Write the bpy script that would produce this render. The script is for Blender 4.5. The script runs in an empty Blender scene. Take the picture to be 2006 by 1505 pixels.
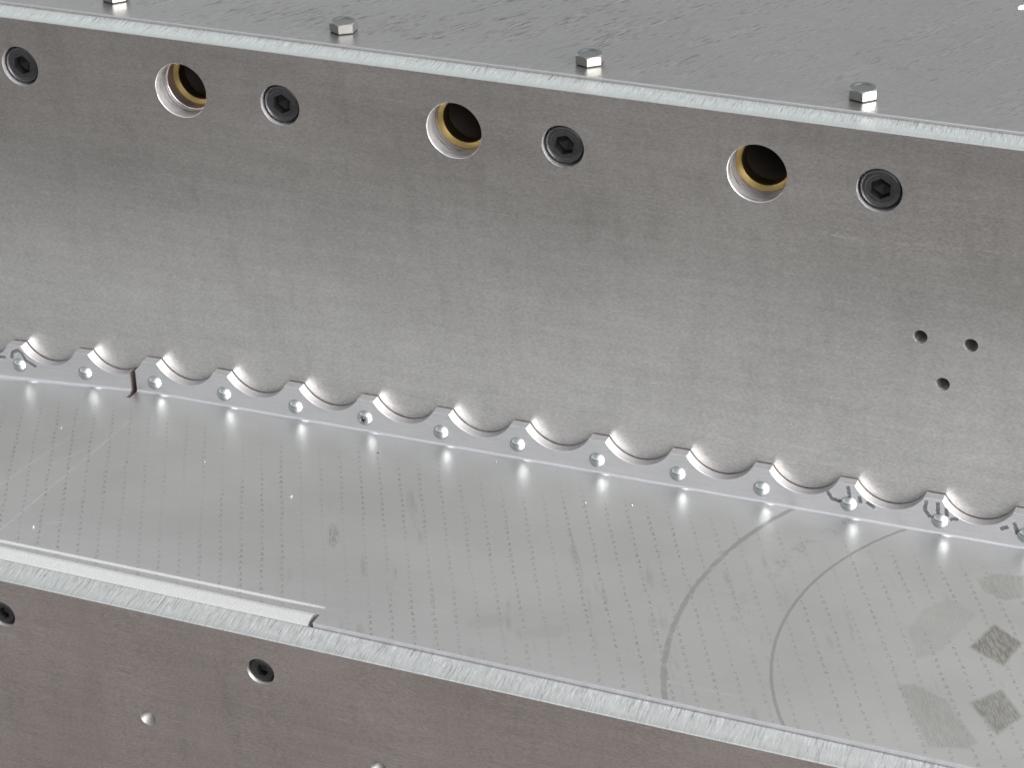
import bpy, bmesh, math, random
from mathutils import Vector, Matrix

random.seed(7)
sc = bpy.context.scene
S = 0.001                      # everything below is written in millimetres

# ------------------------------------------------------------------ camera
cam_d = bpy.data.cameras.new('camera')
cam = bpy.data.objects.new('camera', cam_d)
sc.collection.objects.link(cam)
YAW, PITCH, ROLL = 0.4047512, 1.0637819, -0.0305399
R = Matrix.Rotation(YAW, 4, 'Z') @ Matrix.Rotation(PITCH, 4, 'X') @ Matrix.Rotation(ROLL, 4, 'Z')
CAM = Vector((193.4162, -696.6842, 307.3633))
cam.matrix_world = Matrix.Translation(CAM * S) @ R
cam_d.sensor_width = 36.0
cam_d.lens = 36.0 * 4842.677 / 2006.0
cam_d.clip_start = 0.02
cam_d.clip_end = 500.0
sc.camera = cam

# ------------------------------------------------------------------ sky, sun, exposure
SUN_EL, SUN_AZ = 26.0, 78.0    # azimuth clockwise from -Y ... see vector below
w = bpy.data.worlds.new('World')
sc.world = w
w.use_nodes = True
wn = w.node_tree
wn.nodes.clear()
sky = wn.nodes.new('ShaderNodeTexSky')
sky.sky_type = 'NISHITA'
sky.sun_disc = False
sun_dir = Vector((math.sin(math.radians(SUN_AZ)) * math.cos(math.radians(SUN_EL)),
                  -math.cos(math.radians(SUN_AZ)) * math.cos(math.radians(SUN_EL)),
                  math.sin(math.radians(SUN_EL))))
sky.sun_elevation = math.radians(SUN_EL)
sky.sun_rotation = math.atan2(sun_dir.x, sun_dir.y)
sky.air_density = 1.0
sky.dust_density = 10.0
sky.ozone_density = 1.0
hs = wn.nodes.new('ShaderNodeHueSaturation')
hs.inputs['Saturation'].default_value = 0.12      # overcast: the blue is washed out
bg = wn.nodes.new('ShaderNodeBackground')
bg.inputs['Strength'].default_value = 0.15
wo = wn.nodes.new('ShaderNodeOutputWorld')
wn.links.new(sky.outputs[0], hs.inputs['Color'])
wn.links.new(hs.outputs[0], bg.inputs['Color'])
wn.links.new(bg.outputs[0], wo.inputs['Surface'])

sd = bpy.data.lights.new('sun', 'SUN')
sd.energy = 0.5
sd.angle = math.radians(62)
sd.color = (1.0, 0.97, 0.93)
sun = bpy.data.objects.new('sun', sd)
sun.rotation_euler = (-sun_dir).to_track_quat('-Z', 'Y').to_euler()
sun.location = sun_dir * 3
sc.collection.objects.link(sun)

sc.view_settings.view_transform = 'Standard'
sc.view_settings.look = 'None'
sc.view_settings.exposure = 1.7
sc.view_settings.gamma = 1.0
sc.cycles.max_bounces = 10
sc.cycles.glossy_bounces = 8
sc.cycles.sample_clamp_indirect = 10.0

# ------------------------------------------------------------------ node helper
class NT:
    def __init__(s, name):
        s.m = bpy.data.materials.new(name)
        s.m.use_nodes = True
        s.t = s.m.node_tree
        s.t.nodes.clear()
        s.out = s.t.nodes.new('ShaderNodeOutputMaterial')
        s.b = s.t.nodes.new('ShaderNodeBsdfPrincipled')
        s.t.links.new(s.b.outputs[0], s.out.inputs['Surface'])
        s._p = None
    def put(s, sock, v):
        if isinstance(v, bpy.types.NodeSocket):
            s.t.links.new(v, sock)
        elif v is not None:
            sock.default_value = v
    def math(s, op, a, b=None, c=None, clamp=False):
        n = s.t.nodes.new('ShaderNodeMath'); n.operation = op; n.use_clamp = clamp
        s.put(n.inputs[0], a); s.put(n.inputs[1], b); s.put(n.inputs[2], c)
        return n.outputs[0]
    def add(s, a, b): return s.math('ADD', a, b)
    def sub(s, a, b): return s.math('SUBTRACT', a, b)
    def mul(s, a, b): return s.math('MULTIPLY', a, b)
    def mx(s, a, b): return s.math('MAXIMUM', a, b)
    def mn(s, a, b): return s.math('MINIMUM', a, b)
    def step(s, v, lo, hi, a=0.0, b=1.0):
        n = s.t.nodes.new('ShaderNodeMapRange'); n.interpolation_type = 'SMOOTHSTEP'
        s.put(n.inputs['Value'], v)
        for k, x in (('From Min', lo), ('From Max', hi), ('To Min', a), ('To Max', b)):
            s.put(n.inputs[k], x)
        return n.outputs[0]
    def pos(s):                                    # world position in millimetres
        if s._p is None:
            g = s.t.nodes.new('ShaderNodeNewGeometry')
            v = s.t.nodes.new('ShaderNodeVectorMath'); v.operation = 'SCALE'
            v.inputs['Scale'].default_value = 1.0 / S
            s.t.links.new(g.outputs['Position'], v.inputs[0])
            x = s.t.nodes.new('ShaderNodeSeparateXYZ')
            s.t.links.new(v.outputs[0], x.inputs[0])
            s._p = (v.outputs[0], x.outputs[0], x.outputs[1], x.outputs[2])
        return s._p
    def map(s, scale=(1, 1, 1), rot=(0, 0, 0), loc=(0, 0, 0), vec=None):
        n = s.t.nodes.new('ShaderNodeMapping')
        n.vector_type = 'TEXTURE' if False else 'POINT'
        if rot != (0, 0, 0):                       # rotate first, then scale
            n0 = s.t.nodes.new('ShaderNodeMapping')
            n0.inputs['Rotation'].default_value = rot
            s.t.links.new(vec or s.pos()[0], n0.inputs['Vector'])
            vec = n0.outputs[0]
        s.t.links.new(vec or s.pos()[0], n.inputs['Vector'])
        n.inputs['Scale'].default_value = scale
        n.inputs['Location'].default_value = loc
        return n.outputs[0]
    def noise(s, vec, scale=1.0, detail=2.0, rough=0.5, dist=0.0):
        n = s.t.nodes.new('ShaderNodeTexNoise')
        s.t.links.new(vec, n.inputs['Vector'])
        n.inputs['Scale'].default_value = scale
        n.inputs['Detail'].default_value = detail
        n.inputs['Roughness'].default_value = rough
        n.inputs['Distortion'].default_value = dist
        return n.outputs[0]
    def mix(s, f, a, b):
        n = s.t.nodes.new('ShaderNodeMix'); n.data_type = 'RGBA'
        s.put(n.inputs[0], f)
        for k, x in ((6, a), (7, b)):
            if isinstance(x, tuple): x = tuple(x) + (1.0,) if len(x) == 3 else x
            s.put(n.inputs[k], x)
        return n.outputs[2]
    def scale_col(s, col, f):
        n = s.t.nodes.new('ShaderNodeVectorMath'); n.operation = 'SCALE'
        if isinstance(col, tuple): n.inputs[0].default_value = col[:3]
        else: s.t.links.new(col, n.inputs[0])
        s.put(n.inputs['Scale'], f)
        return n.outputs[0]
    def bump(s, h, strength=0.3, dist=0.05, nrm=None):
        n = s.t.nodes.new('ShaderNodeBump')
        n.inputs['Strength'].default_value = strength
        n.inputs['Distance'].default_value = dist * S
        s.t.links.new(h, n.inputs['Height'])
        if nrm is not None: s.t.links.new(nrm, n.inputs['Normal'])
        return n.outputs[0]
    def seg(s, u, v, a, b, wid, soft):             # mask of a straight stroke from a to b
        dx, dy = b[0] - a[0], b[1] - a[1]
        L = math.hypot(dx, dy); dx /= L; dy /= L
        pu, pv = s.sub(u, a[0]), s.sub(v, a[1])
        al = s.add(s.mul(pu, dx), s.mul(pv, dy))
        ac = s.math('ABSOLUTE', s.sub(s.mul(pv, dx), s.mul(pu, dy)))
        m = s.step(ac, wid, wid + soft, 1.0, 0.0)
        mid = s.math('ABSOLUTE', s.sub(al, L / 2))
        return s.mul(m, s.step(mid, L / 2, L / 2 + soft, 1.0, 0.0))
    def poly(s, u, v, pts, soft):                  # mask of a convex polygon
        area = sum(pts[i - 1][0] * p[1] - p[0] * pts[i - 1][1] for i, p in enumerate(pts))
        if area < 0: pts = pts[::-1]
        d = None
        for i, p in enumerate(pts):
            q = pts[i - 1]
            dx, dy = p[0] - q[0], p[1] - q[1]; L = math.hypot(dx, dy)
            k = s.sub(s.mul(s.sub(v, q[1]), dx / L), s.mul(s.sub(u, q[0]), dy / L))
            d = k if d is None else s.mn(d, k)
        return s.step(d, -soft, soft)
    def blob(s, u, v, c, ru, rv, ang=0.0):
        ca, sa = math.cos(ang), math.sin(ang)
        pu, pv = s.sub(u, c[0]), s.sub(v, c[1])
        a = s.mul(s.add(s.mul(pu, ca), s.mul(pv, sa)), 1.0 / ru)
        b = s.mul(s.sub(s.mul(pv, ca), s.mul(pu, sa)), 1.0 / rv)
        return s.step(s.math('SQRT', s.add(s.mul(a, a), s.mul(b, b))), 0.45, 1.0, 1.0, 0.0)
    def fin(s, col, rough, metal=1.0, nrm=None, spec=None):
        if isinstance(col, tuple): col = tuple(col[:3]) + (1.0,)
        s.put(s.b.inputs['Base Color'], col)
        s.put(s.b.inputs['Roughness'], rough)
        s.put(s.b.inputs['Metallic'], metal)
        if nrm is not None: s.t.links.new(nrm, s.b.inputs['Normal'])
        if spec is not None: s.b.inputs['Specular IOR Level'].default_value = spec
        return s.m

# sheet plane, fold line and plate lines (the sheet sits very slightly out of square)
def zs(x): return -139.35 + .0088 * (x - 78)
def yc(x): return -5.3
def yr(x): return -122.0 - .0115 * (x + 72)        # rear face of the front plate
FIL = 1.0                                          # fold radius
FT = 3.9                                          # sheet thickness at the flange

# ------------------------------------------------------------------ materials
def mat_plate(name, col, rough, seed, scratches=()):
    n = NT(name); P, x, y, z = n.pos()
    fine = n.noise(n.map((.09, 1, 1.6), loc=(seed, 0, 0)), 2.0, 4, .7)       # rolled grain along the plate
    speck = n.noise(n.map((.45, 1, 1.1), loc=(seed, 3, 9)), 1.9, 3, .7)      # frosted mill grain
    cloud = n.noise(n.map((.5, 1, .9), loc=(seed, 7, 1)), .03, 3, .5)
    streak = n.noise(n.map((.03, .5, .35), loc=(seed, 2, 5)), .8, 4, .65)
    lines = n.noise(n.map((.03, .5, 1.5), rot=(0, math.radians(0.8), 0), loc=(seed * 2, 2, 5)), 2.0, 3, .6)
    thin = n.step(lines, .62, .74)
    k = n.add(.80, n.mul(fine, .20)); k = n.add(k, n.mul(n.sub(speck, .5), .72)); k = n.add(k, n.mul(n.sub(cloud, .5), .12))
    k = n.add(k, n.mul(n.sub(streak, .5), .22)); k = n.add(k, n.mul(thin, .30))
    mott = n.noise(n.map((1, 1, .35), loc=(seed, 1, 3)), .14, 4, .6)
    smear = n.noise(n.map((1, 1, .22), rot=(0, math.radians(6), 0), loc=(seed, 6, 3)), .11, 4, .62)
    k = n.add(k, n.mul(n.sub(mott, .5), .14)); k = n.sub(k, n.mul(n.step(smear, .50, .72), .055))
    c = n.scale_col(col, k)
    dirt = n.step(n.noise(n.map((1, 1, 1), loc=(seed, 5, 2)), .45, 1, .5), .80, .83)   # few tiny rust specks
    c = n.mix(n.mul(dirt, .0), c, (.2, .02, .02))
    r = n.add(rough - .05, n.mul(speck, .10)); r = n.add(r, n.mul(n.sub(cloud, .5), .10))
    m = None
    for a, b, wd in scratches:
        q = n.seg(x, z, a, b, wd, .18)
        m = q if m is None else n.mx(m, q)
    if m is not None:
        m = n.mul(m, n.step(n.noise(P, 1.1, 2), .38, .56))
        c = n.mix(n.mul(m, .18), c, (.95, .95, .95)); r = n.add(r, n.mul(m, .1))
    h = n.add(n.mul(fine, .6), n.mul(speck, .5))
    return n.fin(c, r, 1.0, n.bump(h, .2, .05))

def mat_milled(name, col, rough, seed, yfun, lo=.12, gs=1.0):
    n = NT(name); P, x, y, z = n.pos()
    t = yfun(n)                                   # 0 at the front arris, 1 at the rear arris
    st = n.noise(n.map((1, .05, .02), rot=(0, 0, math.radians(-5)), loc=(seed, 0, 0)), 1.7, 4, .7)
    st2 = n.noise(n.map((1, .09, .02), rot=(0, 0, math.radians(-7)), loc=(seed, 4, 0)), 3.0, 3, .7)
    st3 = n.noise(n.map((1, .06, .02), rot=(0, 0, math.radians(-6)), loc=(seed, 9, 0)), 2.3, 3, .6)
    big = n.noise(n.map((.25, .5, 1), loc=(seed, 8, 0)), .35, 3, .6)
    pit = n.noise(P, 2.2, 3, .6)
    amp = n.mul(n.step(t, .10, .70, lo, 1.0), n.step(big, .30, .62, .55, 1.0))
    groove = n.mul(n.step(st, .47, .36), amp)
    ridge = n.mul(n.step(st2, .50, .66), amp)
    rim = n.step(t, .93, .99)                     # darker line along the rear arris
    k = n.add(.88, n.mul(n.sub(pit, .5), .34)); k = n.sub(k, n.mul(groove, .16 * gs)); k = n.add(k, n.mul(ridge, .10 * gs))
    k = n.add(k, n.mul(n.mul(n.sub(st3, .5), amp), .42 * gs))
    k = n.mul(k, n.step(t, .0, .35, .90, 1.0)); k = n.sub(k, n.mul(rim, .25))
    c = n.scale_col(col, k)
    h = n.add(n.mul(st, 1.0), n.add(n.mul(st2, .6), n.mul(pit, .25)))
    return n.fin(c, n.add(rough, n.mul(groove, .1)), .85, n.bump(n.mul(h, amp), .5, .16))

def mat_top():
    n = NT('worn top sheet'); P, x, y, z = n.pos()
    ang = math.radians(27)                        # wear runs slantwise over the sheet
    a = n.noise(n.map((1, .13, 1), rot=(0, 0, ang)), 1.1, 6, .70)
    b = n.noise(n.map((1, .22, 1), rot=(0, 0, ang + .1), loc=(7, 3, 0)), .16, 5, .65)
    c2 = n.noise(n.map((1, .2, 1), rot=(0, 0, ang), loc=(1, 9, 0)), 2.4, 4, .65)
    sp = n.noise(P, 1.4, 3, .65)
    fade = n.step(n.noise(n.map(loc=(3, 1, 0)), .012, 2), .42, .62)
    left = n.step(x, -140, 20, 1.0, .55)
    near = n.step(n.sub(y, n.mul(x, .0)), 14, 30, .35, 1.0)
    wear = n.mul(n.mul(n.step(a, .44, .70), n.step(b, .40, .62)), n.mul(left, near))
    fl = n.mul(n.step(c2, .50, .68), n.step(b, .30, .55))
    k = n.add(.86, n.mul(n.sub(sp, .5), .26)); k = n.sub(k, n.mul(wear, .80)); k = n.sub(k, n.mul(fl, .20))
    k = n.add(k, n.mul(n.sub(a, .5), .42)); k = n.add(k, n.mul(n.sub(b, .5), .60)); k = n.add(k, n.mul(fade, -.04))
    col = n.scale_col((.335, .333, .318), k)
    r = n.add(.36, n.add(n.mul(wear, .16), n.mul(n.sub(sp, .5), .12)))
    return n.fin(col, r, 1.0, n.bump(n.add(sp, n.mul(a, .6)), .3, .05))

def mat_shelf():
    n = NT('film marked sheet'); P, x, y, z = n.pos()
    sp = n.noise(P, 1.7, 3, .6)
    cloud = n.noise(n.map((.7, 1, 1)), .03, 3, .55)
    roll = n.noise(n.map((.05, 1.4, 1)), 1.2, 3, .6)
    # ---- transfer print left by the protective film: slanted rows of little ticks
    dx, dy = .46, -.888
    u = n.add(n.mul(x, dx), n.mul(y, dy)); v = n.sub(n.mul(y, dx), n.mul(x, dy))
    wob = n.sub(n.noise(n.map(loc=(4, 0, 0)), .06, 2), .5)
    vv = n.mul(n.add(v, n.mul(wob, 1.6)), 1 / 6.9)
    row = n.math('FLOOR', vv); fr = n.math('FRACT', vv)
    jit = n.math('FRACT', n.mul(n.math('SINE', n.mul(row, 12.99)), 43.7))
    uu = n.mul(n.add(u, n.mul(jit, 3.4)), 1 / 3.5)
    fu = n.math('FRACT', uu)
    du = n.mul(n.math('ABSOLUTE', n.sub(fu, .5)), 3.5)
    dv = n.mul(n.math('ABSOLUTE', n.sub(fr, .5)), 6.9)
    ch = n.noise(n.map(loc=(11, 0, 0)), 1.6, 2)
    wig = n.mul(n.sub(n.noise(n.map(loc=(6, 1, 0)), .55, 3, .7), .5), 1.6)
    dv2 = n.math('ABSOLUTE', n.sub(n.sub(n.mul(n.sub(fr, .5), 6.9), wig), n.mul(n.sub(fu, .5), .55)))
    dvl = n.math('ABSOLUTE', n.add(n.sub(n.mul(n.sub(fr, .5), 6.9), wig), n.mul(n.sub(fu, .35), 1.7)))
    tick = n.mul(n.step(du, .85, 1.2, 1, 0), n.step(n.mn(dv2, n.add(dvl, .10)), .18, .48, 1, 0))
    tick = n.mul(tick, n.step(ch, .40, .58))
    rowamp = n.step(n.math('FRACT', n.mul(n.math('SINE', n.mul(row, 78.2)), 13.7)), -.2, .8, .35, 1.0)
    gone = n.step(n.noise(n.map(loc=(2, 8, 0)), .022, 2), .33, .55, .25, 1.0)
    tick = n.mul(tick, n.mul(rowamp, gone))
    edge = n.step(y, -30, -14, 1.0, .15)
    tick = n.mul(tick, edge)
    # smudges that run along some rows
    sm = n.mul(n.step(n.noise(n.map((1, .16, 1), rot=(0, 0, math.radians(-27)), loc=(5, 2, 0)), .16, 3, .6), .60, .74), .35)
    sm = n.mul(sm, n.step(n.mn(n.step(x, -165, -120), n.step(y, -25, -45)), 0, 1))
    # ---- rub marks of a round stencil
    cx, cy = 117.2, -68.8
    rx, ry = n.sub(x, cx), n.sub(y, cy)
    rad = n.math('SQRT', n.add(n.mul(rx, rx), n.mul(ry, ry)))
    hatch = n.noise(n.map((1.0, .10, 1), rot=(0, 0, math.radians(-27)), loc=(0, 5, 0)), 2.6, 3, .65)
    wv = n.mul(n.sub(n.noise(P, .30, 4, .7), .5), 1.8)
    a1 = n.step(n.math('ABSOLUTE', n.sub(n.add(rad, wv), 133.9)), .55, 1.25, 1, 0)
    a1 = n.mul(a1, n.step(n.noise(n.map(loc=(9, 4, 0)), .25, 2), .30, .44, .55, 1.0))
    a2 = n.step(n.math('ABSOLUTE', n.sub(n.add(rad, n.mul(wv, .4)), 101.1)), .30, .75, 1, 0)
    a3 = n.step(n.math('ABSOLUTE', n.sub(n.add(rad, n.mul(wv, 5)), 115.0)), 1.0, 4.5, 1, 0)
    a3 = n.mul(a3, n.step(n.noise(n.map(loc=(1, 6, 0)), .14, 3, .6), .44, .62))
    a3 = n.mul(a3, n.mul(n.step(hatch, .40, .58), n.step(y, -88, -70)))
    Q = [(.85, [(74.2, -65.3), (78.6, -50.4), (88.9, -57.6), (86.2, -71.6)]),
         (.75, [(80.8, -93.6), (88.3, -83.6), (97.0, -95.2), (91.8, -106.3)]),
         (.42, [(58.4, -91.9), (63.0, -89.7), (74.0, -94.5), (87.5, -111.9), (85.6, -115.8), (74.6, -118.8)]),
         (.20, [(56.2, -49.3), (62.2, -40.7), (71.9, -47.1), (66.9, -69.4), (60.3, -76.8), (53.9, -62.7)]),
         (.40, [(67.6, -27.0), (72.6, -22.0), (81.6, -20.5), (84.1, -32.1), (79.0, -36.0), (71.8, -33.3)])]
    uw, vw = n.add(x, n.mul(wv, .8)), n.sub(y, n.mul(wv, .6))
    q = None
    for k, pts in Q:
        t = n.mul(n.poly(uw, vw, pts, 1.0), k)
        q = t if q is None else n.mx(q, t)
    q = n.mul(q, n.step(hatch, .34, .62, .45, 1.15))
    rub = n.mx(n.mul(a1, .56), n.mx(n.mul(a2, .58), n.mx(n.mul(a3, .5), q)))
    blob = n.mul(n.blob(x, y, (-141.5, -72), 2.6, 10, math.radians(25)), n.step(hatch, .38, .6))
    b2 = n.mul(n.blob(x, y, (-72, -102), 5, 9, math.radians(-60)), .35)
    b3 = n.mul(n.blob(x, y, (-52, -101), 5, 9, math.radians(-60)), .30)
    mark = n.mx(n.mul(tick, .68), n.mx(rub, n.mx(n.mul(blob, .62), n.mx(sm, n.mul(n.mx(b2, b3), .4)))))
    # ---- bright scratches
    sc_ = None
    for a, b, wd, k in [((-252, -119), (-247.2, -25.8), .09, .24), ((-273.5, -37.9), (-264.9, -30.6), .10, .3),
                        ((-268.1, -80.8), (-262.9, -41.0), .07, .28), ((-258.8, -63.5), (-252.6, -49.2), .07, .28),
                        ((-8.1, -113.3), (15.6, -114.1), .14, .16), ((-238, -98), (-232, -93), .1, .25)]:
        t = n.mul(n.seg(x, y, a, b, wd, .16), k)
        sc_ = t if sc_ is None else n.mx(sc_, t)
    sc_ = n.mul(sc_, n.step(n.noise(P, .5, 2), .33, .5, .35, 1.0))
    k = n.add(.90, n.mul(n.sub(sp, .5), .16)); k = n.add(k, n.mul(n.sub(roll, .5), .10)); k = n.add(k, n.mul(n.sub(cloud, .5), .16))
    c = n.scale_col((.60, .61, .598), k)
    c = n.mix(mark, c, (.17, .165, .145))
    c = n.mix(sc_, c, (.97, .97, .97))
    r = n.add(.405, n.add(n.mul(n.sub(sp, .5), .06), n.mul(n.sub(cloud, .5), .06)))
    r = n.add(r, n.add(n.mul(mark, .16), n.mul(sc_, .25)))
    return n.fin(c, r, 1.0, n.bump(n.add(n.mul(sp, .5), n.mul(roll, .6)), .08, .04))

def mat_flange():
    n = NT('bent flange face'); P, x, y, z = n.pos()
    sp = n.noise(P, 1.6, 3, .6)
    br = n.noise(n.map((.06, 1, 1.2)), 2.0, 3, .6)
    nick = n.step(n.noise(n.map((.5, 1, 1.0), rot=(0, math.radians(40), 0)), .75, 3, .7), .70, .74)
    ink = None
    W = [((-311.3, -138.4), (-310.3, -135.7)), ((-310.3, -135.7), (-307.8, -134.4)), ((-307.8, -134.4), (-306.2, -135.6)),
         ((-306.2, -135.6), (-305.0, -138.3)), ((-305.0, -138.3), (-300.5, -140.3)), ((-314, -138.6), (-320, -139.0)),
         ((11.0, -130.9), (12.6, -133.6)), ((12.6, -133.6), (16.0, -134.1)), ((18.0, -127.8), (18.8, -131.9)),
         ((22.0, -130.9), (22.5, -133.2)), ((24.8, -132.6), (27.4, -134.0)),
         ((44.8, -127.8), (44.4, -131.3)), ((44.4, -131.3), (46.3, -133.6)), ((48.6, -127.6), (48.9, -132.0)),
         ((51.5, -129.4), (52.0, -132.3)), ((53.2, -133.3), (55.6, -132.5)), ((70.0, -133.4), (72.2, -132.1)),
         ((74.2, -130.0), (75.6, -134.1))]
    ww = n.sub(n.noise(n.map(loc=(3, 3, 3)), 1.3, 3, .7), .5)
    xi, zi = n.add(x, n.mul(ww, 1.1)), n.sub(z, n.mul(ww, .9))
    for a, b in W:
        t = n.seg(xi, zi, a, b, .50, .5)
        ink = t if ink is None else n.mx(ink, t)
    ink = n.mul(ink, n.step(n.noise(n.map((1, 1, .5), loc=(1, 2, 8)), 2.2, 2, .6), .22, .42))
    k = n.add(.90, n.mul(n.sub(sp, .5), .22)); k = n.add(k, n.mul(n.sub(br, .5), .22)); k = n.sub(k, n.mul(nick, .35))
    c = n.scale_col((.73, .722, .745), k)
    c = n.mix(n.mul(ink, .95), c, (.03, .03, .04))
    return n.fin(c, n.add(.30, n.mul(sp, .08)), n.sub(1.0, n.mul(ink, .95)), n.bump(n.add(sp, br), .22, .05))

def mat_cut(name, col, rough, seed=0, bs=.35):
    n = NT(name); P, x, y, z = n.pos()
    tc = n.t.nodes.new('ShaderNodeTexCoord')
    a = n.noise(n.map((1, .25, 1), loc=(seed, 0, 0)), 1.3, 3, .6)
    sp = n.noise(P, 2.2, 3, .6)
    k = n.add(.92, n.add(n.mul(n.sub(a, .5), .2), n.mul(n.sub(sp, .5), .25)))
    return n.fin(n.scale_col(col, k), n.add(rough, n.mul(n.sub(sp, .5), .1)), .9, n.bump(n.add(a, sp), bs, .06))

def mat_bore():
    n = NT('turned bore'); P, x, y, z = n.pos()
    t = n.noise(n.map((.05, 1, .05)), 1.7, 3, .7)
    sp = n.noise(n.map((.5, 2.0, .5)), 1.2, 3, .6)
    sc_ = n.step(t, .55, .66)
    k = n.add(.88, n.add(n.mul(n.sub(sp, .5), .6), n.mul(sc_, -.68)))
    return n.fin(n.scale_col((.74, .725, .745), k), .42, .85, n.bump(n.add(t, n.mul(sp, .4)), .4, .08))

def mat_simple(name, col, rough, metal=1.0, var=.2, sc_=1.2, bump=.15):
    n = NT(name)
    tc = n.t.nodes.new('ShaderNodeTexCoord')
    v = n.t.nodes.new('ShaderNodeVectorMath'); v.operation = 'SCALE'; v.inputs['Scale'].default_value = 1 / S
    n.t.links.new(tc.outputs['Object'], v.inputs[0])
    inf = n.t.nodes.new('ShaderNodeObjectInfo')
    mp = n.t.nodes.new('ShaderNodeVectorMath'); mp.operation = 'ADD'
    n.t.links.new(v.outputs[0], mp.inputs[0]); n.t.links.new(inf.outputs['Location'], mp.inputs[1])
    a = n.noise(mp.outputs[0], sc_, 3, .6)
    k = n.add(1.0, n.mul(n.sub(a, .5), var * 2))
    return n.fin(n.scale_col(col, k), n.add(rough, n.mul(n.sub(a, .5), .12)), metal, n.bump(a, bump, .05))

M = {}
M['wall'] = mat_plate('mill finish plate', (.61, .596, .584), .35, 0,
    [((5.5, -37.2), (9, -37.9), .08), ((9, -37.9), (15, -38.2), .12), ((15, -37.7), (18, -38.4), .08), ((21.5, -36.9), (27, -37.1), .06),
     ((30, -37.3), (46, -36.3), .03), ((46, -36.3), (75, -34.4), .05), ((-243.5, -11.6), (-241.6, -12.4), .06), ((-241.5, -13.5), (-241.3, -16.5), .10),
     ((-241.4, -19), (-241.6, -21), .08), ((-242, -23.5), (-242.2, -25.5), .14)])
M['front'] = mat_plate('dull front plate', (.77, .71, .68), .40, 31)
M['mill_a'] = mat_milled('milled top edge', (.455, .478, .475), .45, 0, lambda n: n.mul(n.pos()[2], 1 / 10.9), .3, 2.8)
def _tf(n):
    P, x, y, z = n.pos()
    return n.mul(n.add(n.sub(y, n.mul(x, -.0115)), 122.0 + .0115 * 72 + 11.0), 1 / 11.0)
M['mill_b'] = mat_milled('milled front edge', (.52, .54, .54), .45, 50, _tf, .6, 2.7)
M['top'] = mat_top()
M['shelf'] = mat_shelf()
M['flange'] = mat_flange()
M['cut'] = mat_cut('saw cut sheet edge', (.44, .435, .445), .50)
M['sheet_edge'] = mat_cut('sheared sheet edge', (.62, .61, .635), .40, 9)
M['bore'] = mat_bore()
M['slit'] = mat_cut('shade tinted slit wall', (.38, .30, .30), .5, 6)  # shade and reflected red put into the slit face colour
M['drill'] = mat_cut('drilled hole wall', (.30, .29, .285), .45, 3)
M['lip'] = mat_cut('highlight tinted lip', (.80, .80, .785), .26, 4, .06)  # same sheet as the shelf; sky highlight put into its lighter colour
M['brass'] = mat_simple('brass', (.22, .158, .066), .46, 1.0, .15)
M['sleeve'] = mat_simple('dull sleeve', (.85, .74, .73), .42, 1.0, .2)
M['black'] = mat_simple('black oxide steel', (.075, .076, .080), .30, .85, .3)
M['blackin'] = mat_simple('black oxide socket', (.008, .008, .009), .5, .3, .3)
M['dark'] = mat_simple('cavity dark', (.030, .020, .013), .55, .2, .3)  # near-black colour for the added bar, so the openings stay dark
M['zinc'] = mat_simple('zinc plated rivet', (.44, .465, .47), .14, 1.0, .10, .8, .08)
M['steel'] = mat_simple('plated bolt steel', (.30, .297, .293), .40, 1.0, .15, 1.2, .12)
M['boltdark'] = mat_simple('darker bolt crown', (.15, .158, .155), .34, 1.0, .2, 1.2, .15)  # bolt top coloured darker than its sides
M['chip'] = mat_simple('bright swarf', (.40, .40, .42), .45, 1.0, .1)
M['chipdark'] = mat_simple('dark swarf', (.10, .10, .12), .35, 1.0, .2)

# ------------------------------------------------------------------ object helpers
def tag(o, label=None, cat=None, group=None, kind=None):
    if label: o['label'] = label
    if cat: o['category'] = cat
    if group: o['group'] = group
    if kind: o['kind'] = kind
    return o

def link(o, parent=None):
    sc.collection.objects.link(o)
    if parent is not None: o.parent = parent
    return o

def empty(name, loc=(0, 0, 0)):
    o = bpy.data.objects.new(name, None)
    o.location = Vector(loc) * S
    o.empty_display_size = .01
    return link(o)

def mesh_obj(name, verts, faces, mats, fm=None, smooth=None, parent=None, loc=(0, 0, 0)):
    me = bpy.data.meshes.new(name)
    me.from_pydata([(v[0] * S, v[1] * S, v[2] * S) for v in verts], [], faces)
    for m in mats: me.materials.append(m)
    if fm:
        for p, i in zip(me.polygons, fm): p.material_index = i
    if smooth is not None:
        for i, p in enumerate(me.polygons): p.use_smooth = smooth if isinstance(smooth, bool) else smooth[i]
    me.update()
    o = bpy.data.objects.new(name, me)
    o.location = Vector(loc) * S
    return link(o, parent)

def fix_normals(o):
    bm = bmesh.new(); bm.from_mesh(o.data)
    bmesh.ops.recalc_face_normals(bm, faces=bm.faces)
    bm.to_mesh(o.data); bm.free()

def lathe(profile, seg=48, axis='y', a0=0.0):
    """rings of (radius, depth) swept round the y (or z) axis -> verts, faces"""
    vs, fs, idx = [], [], []
    for r, d in profile:
        if r < 1e-6:
            idx.append([len(vs)]); vs.append((0, d, 0) if axis == 'y' else (0, 0, d))
        else:
            row = []
            for k in range(seg):
                a = a0 + 2 * math.pi * k / seg
                row.append(len(vs))
                vs.append((r * math.cos(a), d, r * math.sin(a)) if axis == 'y' else (r * math.cos(a), r * math.sin(a), d))
            idx.append(row)
    for A, B in zip(idx[:-1], idx[1:]):
        for k in range(seg):
            k2 = (k + 1) % seg
            if len(A) == 1: fs.append((A[0], B[k], B[k2]))
            elif len(B) == 1: fs.append((A[k], B[0], A[k2]))
            else: fs.append((A[k], B[k], B[k2], A[k2]))
    return vs, fs

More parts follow.
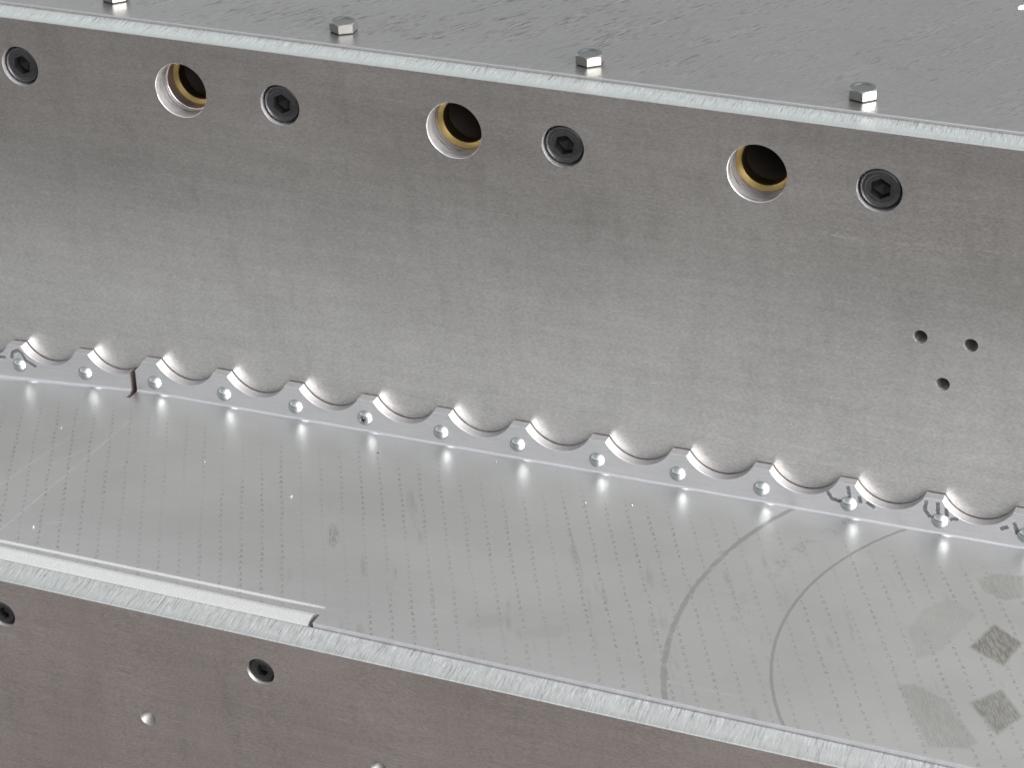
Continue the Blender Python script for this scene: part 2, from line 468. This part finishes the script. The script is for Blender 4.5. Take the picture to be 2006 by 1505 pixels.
def bake(o):
    dg = bpy.context.evaluated_depsgraph_get()
    dg.update()
    me = bpy.data.meshes.new_from_object(o.evaluated_get(dg), depsgraph=dg)
    old = o.data
    o.modifiers.clear()
    o.data = me
    me.name = old.name
    return o

def cutter(x, y0, y1, z, profile_r, mats, idx, seg=64):
    vs, fs = lathe([(0, y0), (profile_r, y0), (profile_r, y1), (0, y1)], seg)
    o = mesh_obj('cutter', vs, fs, mats, [idx] * len(fs), [False] * seg + [True] * seg + [False] * seg, loc=(x, 0, z))
    fix_normals(o)
    return o

def cut(o, cutters):
    for c in cutters:
        m = o.modifiers.new('b', 'BOOLEAN'); m.operation = 'DIFFERENCE'; m.object = c; m.solver = 'EXACT'
    bake(o)
    for c in cutters: bpy.data.objects.remove(c, do_unlink=True)

def extrude_x(name, prof_fn, xs, mats, fmat, parent=None):
    """closed yz outline prof_fn(x) swept through the stations xs; fmat gives one material per outline edge"""
    vs, fs, fm = [], [], []
    np_ = len(prof_fn(xs[0]))
    for x in xs: vs += [(x, y, z) for y, z in prof_fn(x)]
    for i in range(len(xs) - 1):
        for k in range(np_):
            k2 = (k + 1) % np_
            fs.append((i * np_ + k, i * np_ + k2, (i + 1) * np_ + k2, (i + 1) * np_ + k)); fm.append(fmat[k])
    fs.append(tuple(range(np_))); fm.append(0)
    fs.append(tuple(range((len(xs) - 1) * np_, len(xs) * np_))); fm.append(0)
    o = mesh_obj(name, vs, fs, mats, fm, False, parent)
    fix_normals(o)
    return o

GROUND = -760.0
X0, X1 = -520.0, 330.0

# ------------------------------------------------------------------ ground under the machine
n = NT('dusty floor')
P, x_, y_, z_ = n.pos()
g1 = n.noise(n.map(), .004, 5, .6); g2 = n.noise(n.map(), .06, 4, .6)
kk = n.add(.75, n.add(n.mul(g1, .35), n.mul(g2, .15)))
M['ground'] = n.fin(n.scale_col((.042, .0385, .037), kk), .9, 0.0, n.bump(g2, .3, 2.8))
gz = GROUND
g = mesh_obj('ground', [(-60000, -60000, gz), (60000, -60000, gz), (60000, 60000, gz), (-60000, 60000, gz)], [(0, 1, 2, 3)], [M['ground']])
tag(g, 'plain dusty brown floor below the machine', None, None, 'structure')

# ------------------------------------------------------------------ back plate
ch = .30
def wall_prof(x):
    return [(0, GROUND), (0, -ch), (ch, 0), (10.9, 0), (10.9, GROUND)]
wall_mats = [M['wall'], M['mill_a'], M['bore']]
wall = extrude_x('back_plate', wall_prof, [X0, X1], wall_mats, [0, 1, 1, 0, 0])
SCREWS = [(-292.86, -18.34), (-188.67, -19.48), (-84.27, -20.15), (22.66, -20.11)]
BORES = [(-227.37, -19.1), (-123.31, -19.86), (-17.52, -20.07)]
HOLES = [(38.47, -69.44), (54.95, -69.66), (46.76, -85.39)]
cs = []
for x, z in SCREWS: cs.append(cutter(x, -1, 8.0, z, 7.5, wall_mats, 2))
for i, (x, z) in enumerate(BORES):                 # turned bores with shallow tool grooves
    pr = [(0, -1), (10.1, -1), (10.1, 0), (10.0, .10)]
    for d0, d1 in ([(5.0, 5.25), (6.5, 6.9)] if i == 0 else [(4.2, 4.4), (5.4, 5.55), (7.2, 7.4)]):
        pr += [(10.0, d0), (10.22, d0), (10.22, d1), (10.0, d1)]
    pr += [(10.0, 12), (0, 12)]
    vs, fs = lathe(pr, 64)
    c = mesh_obj('cutter', vs, fs, wall_mats, [2] * len(fs), True, loc=(x, 0, z)); fix_normals(c)
    cs.append(c)
for x, z in HOLES: cs.append(cutter(x, -1, 12, z, 2.35, wall_mats, 2, 32))
cut(wall, cs)
wall.data.set_sharp_from_angle(angle=math.radians(30))
tag(wall, 'tall upright grey aluminium plate with round bores, black screws and a milled top edge', 'metal plate')

# ------------------------------------------------------------------ added dark bar that keeps the bores and holes dark
def bar_prof(x): return [(11.1, -2.6), (60, -2.6), (60, -110), (11.1, -110)]
bar = extrude_x('blackout_bar', bar_prof, [X0 + 5, X1 - 5], [M['dark']], [0] * 4)
cs = [cutter(x, 10, 48, z, 10.3, [M['dark']], 0) for x, z in BORES]
cut(bar, cs)
tag(bar, 'added dark blackout bar behind the upright plate, seen only through its bores and holes', 'blackout bar')

# ------------------------------------------------------------------ bushings in the bores
def ring(name, x, z, y0, y1, ri, ro, mat, parent=None, loc=None):
    vs, fs = lathe([(ro, y0), (ro - .06, y0), (ri + .1, y0 + (ro - ri) * .45), (ri, y0 + (ro - ri) * .45 + .12), (ri, y1), (ro, y1), (ro, y0)], 64)
    o = mesh_obj(name, vs, fs, [mat], None, True, parent, loc if loc else (x, 0, z))
    try: o.data.set_sharp_from_angle(angle=math.radians(25))
    except Exception: pass
    return o
BL = ['brass bushing set deep behind a grey sleeve in the left round bore',
      'brass bushing in the middle round bore of the upright plate',
      'brass bushing in the right round bore, left of the three small holes']
for i, (x, z) in enumerate(BORES):
    y0, y1 = ((12.3, 17.5) if i == 0 else (8.8, 14.5))
    o = ring('brass_bushing', x, z, y0, y1, 8.25, 9.97, M['brass'])
    tag(o, BL[i], 'bushing', 'brass bushings in the round bores')
x, z = BORES[0]
o = ring('bore_sleeve', x, z, 7.6, 12.2, 9.80, 9.97, M['sleeve'])
tag(o, 'dull pinkish grey sleeve ring in front of the brass in the left round bore', 'sleeve')

# ------------------------------------------------------------------ black socket screws
def socket_screw(rh, rc, ytop, hexaf, hdepth, yend):
    """head with rounded rim and a hexagonal recess; axis +y is into the plate"""
    t = empty('socket_screw')
    seg = 48
    hexr = hexaf / math.sqrt(3)
    prof = [(rh, yend), (rh, ytop + 1.15), (rh - .12, ytop + .75), (rh - .45, ytop + .38), (rh - .9, ytop + .16),
            (rc + .12, ytop + .03), (rc, ytop + .10), (rc - .25, ytop + .16), (hexr + .55, ytop + .16)]
    vs, fs = lathe(prof, seg)
    base = len(vs) - seg
    # ring from the round inner edge to the hexagonal mouth
    hx = []
    for k in range(seg):
        a = 2 * math.pi * k / seg
        s6 = math.pi / 3
        aa = ((a + s6 / 2) % s6) - s6 / 2
        # flat-to-flat hexagon radius along this direction
        b = (a % s6) - s6 / 2
        r = (hexaf / 2) / math.cos(b)
        hx.append(len(vs)); vs.append((r * math.cos(a), ytop + .34, r * math.sin(a)))
    for k in range(seg):
        k2 = (k + 1) % seg
        fs.append((base + k, hx[k], hx[k2], base + k2))
    head = mesh_obj('head', vs, fs, [M['black']], None, True, t)
    fix_normals(head)
    try: head.data.set_sharp_from_angle(angle=math.radians(28))
    except Exception: pass
    v2, f2 = [], []
    c = [((hexaf / math.sqrt(3)) * math.cos(math.pi / 3 * k), (hexaf / math.sqrt(3)) * math.sin(math.pi / 3 * k)) for k in range(6)]
    for k in range(6): v2.append((c[k][0], ytop + .36, c[k][1]))
    for k in range(6): v2.append((c[k][0] * .97, ytop + hdepth, c[k][1] * .97))
    v2.append((0, ytop + hdepth + 1.2, 0))
    for k in range(6):
        k2 = (k + 1) % 6
        f2.append((k, k2, 6 + k2, 6 + k)); f2.append((6 + k, 6 + k2, 12))
    hs_ = mesh_obj('hex_recess', v2, f2, [M['blackin']], None, False, t)
    return t

def copy_tree(o, parent=None):
    c = o.copy(); link(c, parent)
    for k in [q for q in o.children]: copy_tree(k, c)
    return c

SL = ['black hex socket screw at the left end of the upright plate',
      'black hex socket screw between the left and middle round bores',
      'black hex socket screw between the middle and right round bores',
      'black hex socket screw right of the right round bore']
proto = socket_screw(6.85, 4.9, 1.0, 6.4, 4.0, 8.0)
ROT = [9, 4, 14, 2]
for i, (x, z) in enumerate(SCREWS):
    o = proto if i == 0 else copy_tree(proto)
    o.location = Vector((x, 0, z)) * S
    o.rotation_euler = (0, math.radians(ROT[i] + 30), 0)
    tag(o, SL[i], 'socket screw', 'black socket screws along the upper plate')

# ------------------------------------------------------------------ top sheet with its hex bolts
TZ = 1.0
def top_prof(x): return [(11.05, -2.5), (11.05, TZ - .15), (11.2, TZ), (300, TZ), (300, -2.5)]
top = extrude_x('top_sheet', top_prof, [X0, X1], [M['top'], M['cut'], M['bore']], [1, 1, 0, 0, 0])
vs, fs = lathe([(0, -6), (3.2, -6), (3.2, 4), (0, 4)], 40, 'z')
c = mesh_obj('cutter', vs, fs, [M['top'], M['cut'], M['bore']], [2] * len(fs), True, loc=(42.6, 118.2, 0)); fix_normals(c)
cut(top, [c])
tag(top, 'flat worn grey sheet behind the upright plate, streaked with dark rub marks', 'metal sheet')

def hex_bolt():
    t = empty('hex_bolt')
    af, h = 8.6, 3.6
    rc = af / 2 * .985
    vs, fs, sm = [], [], []
    seg = 36
    def hexr(a):
        s6 = math.pi / 3; b = (a % s6) - s6 / 2
        return (af / 2) / math.cos(b)
    def zc(r): return h - max(0.0, r - rc) * math.tan(math.radians(32))
    rows = []
    for kind in ('b0', 'b', 't', 'c', 'd', 'e'):
        row = []
        for k in range(seg):
            a = 2 * math.pi * k / seg
            hr = hexr(a)
            if kind == 'b0': r, z = hr - .55, 0.0
            elif kind == 'b': r, z = hr, .42
            elif kind == 't': r, z = hr, zc(hr)
            elif kind == 'c': r, z = rc, h
            elif kind == 'd': r, z = rc * .74, h - .02
            else: r, z = rc * .66, h - .28
            row.append(len(vs)); vs.append((r * math.cos(a), r * math.sin(a), z))
        rows.append(row)
    ctr = len(vs); vs.append((0, 0, h - .32))
    fm = []
    for i, (A, B) in enumerate(zip(rows[:-1], rows[1:])):
        for k in range(seg):
            k2 = (k + 1) % seg
            fs.append((A[k], A[k2], B[k2], B[k])); fm.append(0 if i < 3 else 1)
    for k in range(seg):
        fs.append((rows[-1][k], rows[-1][(k + 1) % seg], ctr)); fm.append(1)
    head = mesh_obj('head', vs, fs, [M['steel'], M['boltdark']], fm, False, t)
    fix_normals(head)
    v2, f2 = lathe([(0, -6), (2.4, -6), (2.4, .05), (0, .05)], 16, 'z')
    mesh_obj('shank', v2, f2, [M['steel']], None, False, t)
    return t
BOLTS = [(-266.21, 25.88, -15), (-174.28, 23.78, -23), (-83.04, 22.61, -11), (10.15, 22.65, 0)]
HL = ['plated hex bolt at the top left corner, half cut off by the picture edge',
      'plated hex bolt on the worn top sheet, flat side facing the viewer',
      'plated hex bolt on the top sheet near the middle of its long edge',
      'plated hex bolt on the top sheet, furthest to the right']
proto = hex_bolt()
for i, (x, y, th) in enumerate(BOLTS):
    o = proto if i == 0 else copy_tree(proto)
    o.location = Vector((x, y, TZ)) * S
    az = math.atan2(CAM.y - y, CAM.x - x)
    o.rotation_euler = (0, 0, az + math.radians(th))
    tag(o, HL[i], 'bolt', 'hex bolts along the top sheet')

# ------------------------------------------------------------------ bent tray: shelf, folded lip, scalloped flange
tray = empty('bent_tray', (-85, -60, -140))
tag(tray, 'grey bent sheet tray between the two plates, with scalloped back flange and printed film marks', 'sheet tray')
TO = Vector((-85, -60, -140))
def rel(vs): return [(v[0] - TO.x, v[1] - TO.y, v[2] - TO.z) for v in vs]

SLIT0, SLIT1 = -258.9, -256.6
def left_t(x): return min(1.3, max(0.0, (-251.0 - x) / 58.0))
def yb(x): return yc(x) - left_t(x) * .7           # fold line
LD = 4.6
def zb(x): return zs(x) - left_t(x) * LD
NX0, NX1 = -126.9, -124.9                            # relief notch beside the folded lip
xs = [X0 + 60, -420, -360, -335, -324.6, -309, -300, -290, -280, -270, -263, SLIT0, SLIT1, -254.5, -252.5, -251, -235, -200, -170, -150, -140, -133, NX0, NX1, -121, -117, -100, -60, -20, 20, 60, 100, 160, X1 - 20]
def jog(x):                                          # pressed step that dies out past the notch
    return .42 * min(1.0, max(0.0, (-117.5 - x) / 22.0))
SLD = 4.4                                            # how far the slit runs out into the shelf
def dip(d):
    q = min(1.0, max(0.0, d / 100.0))
    return 1 - q * q * (3 - 2 * q)
def rows_at(x):
    ye = yr(x) + .18
    y0 = yb(x)
    r = [(y0, zb(x))]
    k = left_t(x) * LD
    for y in (y0 - 1.6, y0 - 3.4, y0 - SLD, -22, -32, -40, -50, -60, -70, -80, -90, -100, -110.0):
        f = dip(y0 - y)
        r.append((y, zs(x) - k * f))
    j = jog(x)
    r += [(-111.5, zs(x)), (-111.8, zs(x) - .10 * j), (-112.4, zs(x) - .62 * j), (-112.8, zs(x) - .93 * j), (-113.2, zs(x) - j), (ye + 5.0, zs(x) - j)]
    return r
def lip_at(x, bend=True):
    ye = yr(x) + .18; j = jog(x)
    out = []
    Rb = 8.5
    for q in range(0, 11):
        if bend:
            th = math.radians(5.6 * q)
            out.append((ye + 5.0 - Rb * math.sin(th) * .95, zs(x) - j - Rb * (1 - math.cos(th))))
        else:
            out.append((ye + 5.0 - .50 * q, zs(x) - j * (1 - q / 10)))
    return out
grid = [rows_at(x) for x in xs]
nr = len(grid[0])
vs, fs, fmi = [], [], []
for x, rw in zip(xs, grid): vs += [(x, y, z) for y, z in rw]
for i in range(len(xs) - 1):
    for k in range(nr - 1):
        if xs[i] == SLIT0 and k < 3: continue
        fmi.append(2 if (nr - 5 <= k <= nr - 4 and xs[i] < -125) else 0)  # step faces take the lip colour as a painted highlight
        fs.append((i * nr + k, i * nr + k + 1, (i + 1) * nr + k + 1, (i + 1) * nr + k))
# flat front strip to the right of the notch
fl = [i for i, x in enumerate(xs) if x >= NX1 - .01]
st = {}
for i in fl:
    p = lip_at(xs[i], False)
    st[i] = [i * nr + nr - 1]
    for y, z in p[1::3] + [p[-1]]:
        st[i].append(len(vs)); vs.append((xs[i], y, z))
for a, b in zip(fl[:-1], fl[1:]):
    for k in range(len(st[a]) - 1):
        fs.append((st[a][k], st[a][k + 1], st[b][k + 1], st[b][k])); fmi.append(0)
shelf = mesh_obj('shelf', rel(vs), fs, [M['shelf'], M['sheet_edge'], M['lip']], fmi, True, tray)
def solid(o, t, rim):
    bm = bmesh.new(); bm.from_mesh(o.data)
    bm.normal_update()
    bmesh.ops.reverse_faces(bm, faces=[f for f in bm.faces if f.normal.z < 0])
    bm.to_mesh(o.data); bm.free()
    m = o.modifiers.new('s', 'SOLIDIFY'); m.thickness = t * S; m.offset = -1; m.material_offset_rim = rim
    m.use_even_offset = True
    bake(o)
    try: o.data.set_sharp_from_angle(angle=math.radians(40))
    except Exception: pass
solid(shelf, 3.2, 1)

lx = [x for x in xs if x <= NX0 + .01]
vs, fs = [], []
for x in lx: vs += [(x, y, z) for y, z in lip_at(x)]
for i in range(len(lx) - 1):
    for k in range(10):
        fs.append((i * 11 + k, i * 11 + k + 1, (i + 1) * 11 + k + 1, (i + 1) * 11 + k))
lip = mesh_obj('folded_lip', rel(vs), fs, [M['lip'], M['sheet_edge']], None, True, tray)
solid(lip, 2.6, 1)
tag(lip, 'bright rounded lip folded down at the left front of the tray')

PITCH_T, C0 = 29.69, -249.9
TABW, SAG = 6.1, 7.0
chord = PITCH_T - TABW
Rarc = (chord ** 2 / 4 + SAG ** 2) / (2 * SAG)
def tabtop(x):
    u = (x - C0) / PITCH_T
    f = (u - math.floor(u + .5)) * PITCH_T            # distance to nearest tab centre
    base = 13.05
    if abs(f) <= TABW / 2: return base
    d = PITCH_T / 2 - abs(f)                          # distance to arc centre
    zc_ = base - SAG + Rarc
    return zc_ - math.sqrt(max(0.0, Rarc ** 2 - d * d))
def flange(x0, x1):
    cols = {x0, x1}
    i0 = math.floor((x0 - C0) / PITCH_T) - 1
    for i in range(int(i0), int((x1 - C0) / PITCH_T) + 3):
        c = C0 + i * PITCH_T
        pts = [c - TABW / 2, c - TABW / 2 + .35, c + TABW / 2 - .35, c + TABW / 2]
        for q in range(1, 26): pts.append(c + TABW / 2 + chord * (.5 - .5 * math.cos(math.pi * q / 26)))
        cols |= {p for p in pts if x0 < p < x1}
    cols = sorted(cols)
    vs, fs, fm, sm = [], [], [], []
    def V(*p): vs.append(p); return len(vs) - 1
    rows = []
    for x in cols:
        yf = yc(x) + FIL; zb_ = zb(x); FR = yf - yb(x)
        k = left_t(x)
        zt = zs(x) - min(k, 1.3) * 2.9 + tabtop(x)
        fil = []
        for q in range(6):
            th = math.pi / 2 * q / 5
            fil.append(V(x, yf - FR + FR * math.sin(th), zb_ + FR - FR * math.cos(th)))
        ft = V(x, yf, zt - .12)
        e0 = V(x, yf, zt - .12); e1 = V(x, yf + .12, zt); e2 = V(x, yf + FT, zt)
        b0 = V(x, yf + FT, zt); b1 = V(x, yf + FT, zb_ - 3.0); b2 = V(x, yf - FR, zb_ - 3.0)
        rows.append((fil, ft, e0, e1, e2, b0, b1, b2))
    for A, B in zip(rows[:-1], rows[1:]):
        for q in range(5): fs.append((A[0][q], B[0][q], B[0][q + 1], A[0][q + 1])); fm.append(0); sm.append(True)
        fs.append((A[0][5], B[0][5], B[1], A[1])); fm.append(0); sm.append(True)
        fs.append((A[2], B[2], B[3], A[3])); fm.append(1); sm.append(False)
        fs.append((A[3], B[3], B[4], A[4])); fm.append(1); sm.append(False)
        fs.append((A[5], B[5], B[6], A[6])); fm.append(0); sm.append(False)
        fs.append((A[6], B[6], B[7], A[7])); fm.append(0); sm.append(False)
    for rr in (rows[0], rows[-1]):
        fs.append(tuple(rr[0]) + (rr[1], rr[3], rr[4], rr[6], rr[7])); fm.append(2); sm.append(False)
    o = mesh_obj('scalloped_flange', rel(vs), fs, [M['flange'], M['cut'], M['slit']], fm, sm, tray)
    return o
f1 = flange(SLIT1, X1 - 25)
f2 = flange(-440, SLIT0)
tag(f2, 'short scalloped flange piece left of the dark slit, dropped slightly out of line')
tag(f1, 'long scalloped flange running right from the dark slit')

# ------------------------------------------------------------------ rivets on the flange
def dome_rivet():
    prof = [(0, -2.25), (.55, -2.21), (1.1, -2.07), (1.65, -1.80), (2.1, -1.44), (2.5, -.98), (2.78, -.50), (2.9, -.12), (2.9, .15)]
    vs, fs = lathe(prof, 40)
    o = mesh_obj('dome_rivet', vs, fs, [M['zinc']], None, True)
    fix_normals(o)
    return o
RIV = [(-308.04, -140.89), (-278.68, -139.04), (-248.50, -137.61), (-219.09, -136.87), (-189.54, -136.64), (-161.44, -135.93),
       (-131.40, -136.00), (-101.82, -135.19), (-71.82, -135.61), (-42.13, -135.14), (-12.07, -134.85), (18.49, -134.51),
       (49.68, -134.48), (78.3, -134.0)]
RL = ['shiny dome rivet at the left end of the flange, below a looped ink mark',
      'shiny dome rivet just left of the dark slit in the flange',
      'shiny dome rivet just right of the dark slit in the flange',
      'second shiny dome rivet to the right of the dark slit',
      'shiny dome rivet just left of the cross slotted screw',
      None,
      'shiny dome rivet just right of the cross slotted screw',
      'second shiny dome rivet to the right of the cross slotted screw',
      'third shiny dome rivet to the right of the cross slotted screw',
      'fourth shiny dome rivet to the right of the cross slotted screw',
      'shiny dome rivet above the upper end of the broad outer stain arc',
      'shiny dome rivet under a hooked black ink mark, second from the right among inked tabs',
      'shiny dome rivet under a tab with a three pronged ink mark',
      'shiny dome rivet cut off by the right picture edge']
proto = None
for i, (x, z) in enumerate(RIV):
    y = yc(x) + FIL
    if i == 5:
        # cross slotted pan head screw
        t = empty('pan_head_screw', (x, y, z))
        prof = [(0, -1.75), (1.2, -1.72), (1.9, -1.55), (2.5, -1.05), (2.85, -.45), (2.95, .1)]
        vs, fs = lathe(prof, 48)
        hd = mesh_obj('head', vs, fs, [M['zinc']], None, True, t); fix_normals(hd)
        mats = [M['zinc'], M['steel']]
        hd.data.materials.append(M['steel'])
        cs = []
        for a in (20, 110):
            hw, hl = .36, 1.75
            pv = []
            for sx, sz in ((-hl, -hw), (hl, -hw), (hl, hw), (-hl, hw)):
                ca, sa = math.cos(math.radians(a)), math.sin(math.radians(a))
                pv.append((sx * ca - sz * sa, -3.0, sx * sa + sz * ca))
            for sx, sz in ((-hl * .35, -hw * .6), (hl * .35, -hw * .6), (hl * .35, hw * .6), (-hl * .35, hw * .6)):
                ca, sa = math.cos(math.radians(a)), math.sin(math.radians(a))
                pv.append((sx * ca - sz * sa, -.35, sx * sa + sz * ca))
            cb = mesh_obj('cutter', pv, [(0, 1, 2, 3), (4, 5, 6, 7), (0, 1, 5, 4), (1, 2, 6, 5), (2, 3, 7, 6), (3, 0, 4, 7)], mats, [1] * 6, False, loc=(x, y, z))
            fix_normals(cb); cs.append(cb)
        # close the back so that the boolean works on a solid
        bm = bmesh.new(); bm.from_mesh(hd.data)
        bmesh.ops.holes_fill(bm, edges=[e for e in bm.edges if e.is_boundary], sides=0)
        bmesh.ops.recalc_face_normals(bm, faces=bm.faces); bm.to_mesh(hd.data); bm.free()
        cut(hd, cs)
        try: hd.data.set_sharp_from_angle(angle=math.radians(35))
        except Exception: pass
        tag(t, 'dull pan head screw with a cross slot amid the row of dome rivets', 'screw')
        continue
    if proto is None: o = proto = dome_rivet()
    else: o = link(proto.copy())
    o.location = Vector((x, y, z)) * S
    o.rotation_euler = (0, random.uniform(0, 6.28), 0)
    tag(o, RL[i], 'rivet', 'dome rivets along the scalloped flange')

# ------------------------------------------------------------------ front plate
DROP = 1.8
def fp_prof(x):
    r, f, zt = yr(x), yr(x) - 11.0, zs(x) - DROP
    return [(f, GROUND), (f, zt - ch), (f + ch, zt), (r, zt), (r, GROUND)]
front = extrude_x('front_plate', fp_prof, [X0, X1], [M['front'], M['mill_b'], M['drill']], [0, 1, 1, 0, 0])
FS = [(-139.2, -156.5), (-237.14, -157.95)]
FH = [(-184.16, -186.97), (-98.6, -184.3)]
def yfp(x): return yr(x) - 11.0
cs = []
for x, z in FS:
    c = cutter(x, yfp(x) - 2, yfp(x) + 6.5, z, 4.9, [M['front'], M['mill_b'], M['drill']], 2); cs.append(c)
for x, z in FH:
    c = cutter(x, yfp(x) - 2, yfp(x) + 8.5, z, 2.9, [M['front'], M['mill_b'], M['drill']], 2, 40); cs.append(c)
cut(front, cs)
tag(front, 'dull brownish grey front plate in the lower left foreground with a bright milled top edge', 'metal plate')
proto2 = socket_screw(4.65, 3.3, .45, 4.0, 3.0, 6.5)
FL = ['small black socket screw in the front plate, below the end of the folded lip',
      'small black socket screw in the front plate, cut by the left picture edge']
for i, (x, z) in enumerate(FS):
    o = proto2 if i == 0 else copy_tree(proto2)
    o.location = Vector((x, yfp(x), z)) * S
    o.rotation_euler = (0, math.radians(12 + 20 * i), 0)
    tag(o, FL[i], 'socket screw', 'small black socket screws in the front plate')

# ------------------------------------------------------------------ metal chips lying on the tray
def chip(k, L, dark):
    rnd = random.Random(k)
    vs, fs = [], []
    nseg = 5
    for q in range(nseg + 1):
        t = q / nseg
        a = t * rnd.uniform(1.2, 3.0)
        px, py = L * (t - .5), L * .30 * math.sin(a * 1.7 + k)
        h = .12 + .30 * math.sin(math.pi * t) * rnd.uniform(.6, 1.3)
        wd = L * .17 * (1.1 - abs(t - .5) * 1.4)
        for s_, zz in ((-1, 0.0), (1, .22)):
            vs.append((px, py + s_ * wd, max(0.02, h + zz * rnd.uniform(-1, 1))))
        vs.append((px, py, 0.0))
    for q in range(nseg):
        a, b = q * 3, (q + 1) * 3
        fs += [(a, b, b + 1, a + 1), (a + 1, b + 1, b + 2, a + 2), (a + 2, b + 2, b, a)]
    fs += [(0, 1, 2), (nseg * 3, nseg * 3 + 2, nseg * 3 + 1)]
    o = mesh_obj('metal_chip', vs, fs, [M['chipdark'] if dark else M['chip']], None, False)
    fix_normals(o)
    return o
CH = [(-241.6, -101.2, 1.1, 0, 'bright metal chip on the tray close to the folded lip at far left'),
      (-207.2, -43.1, 1.8, 0, 'curly bright metal chip on the tray, third rivet right of the slit stands above it'),
      (-166.6, -54.0, 1.3, 0, 'bright metal chip on the bare middle of the tray, above the dark upright smear'),
      (-150.5, -17.5, 1.1, 1, 'dark metal chip on the tray below the cross slotted screw'),
      (-108.1, -9.3, 1.0, 1, 'dark metal chip near the fold, just before the second rivet past the cross slotted screw'),
      (-68.6, -24.7, 1.2, 0, 'small curved bright chip on the tray, left of a larger one'),
      (-53.1, -20.8, 1.5, 0, 'larger bright metal chip on the tray below two rivets, right of a small curved one'),
      (-5.4, -26.8, 1.0, 0, 'bright metal chip on the tray between the two long stain arcs'),
      (-233.0, -52.3, .7, 0, 'tiny bright metal chip on the tray below the rivets right of the slit'),
      (-269.5, -37.4, .7, 0, 'tiny bright metal chip on the tray left of the long scratch')]
for i, (x, y, L, dk, lb) in enumerate(CH):
    o = chip(i, L * .8, dk)
    o.location = Vector((x, y, zs(x) + .05 - left_t(x) * LD * dip(yb(x) - y))) * S
    o.rotation_euler = (0, 0, random.uniform(0, 6.28))
    tag(o, lb, 'metal chip', 'metal chips lying on the tray')
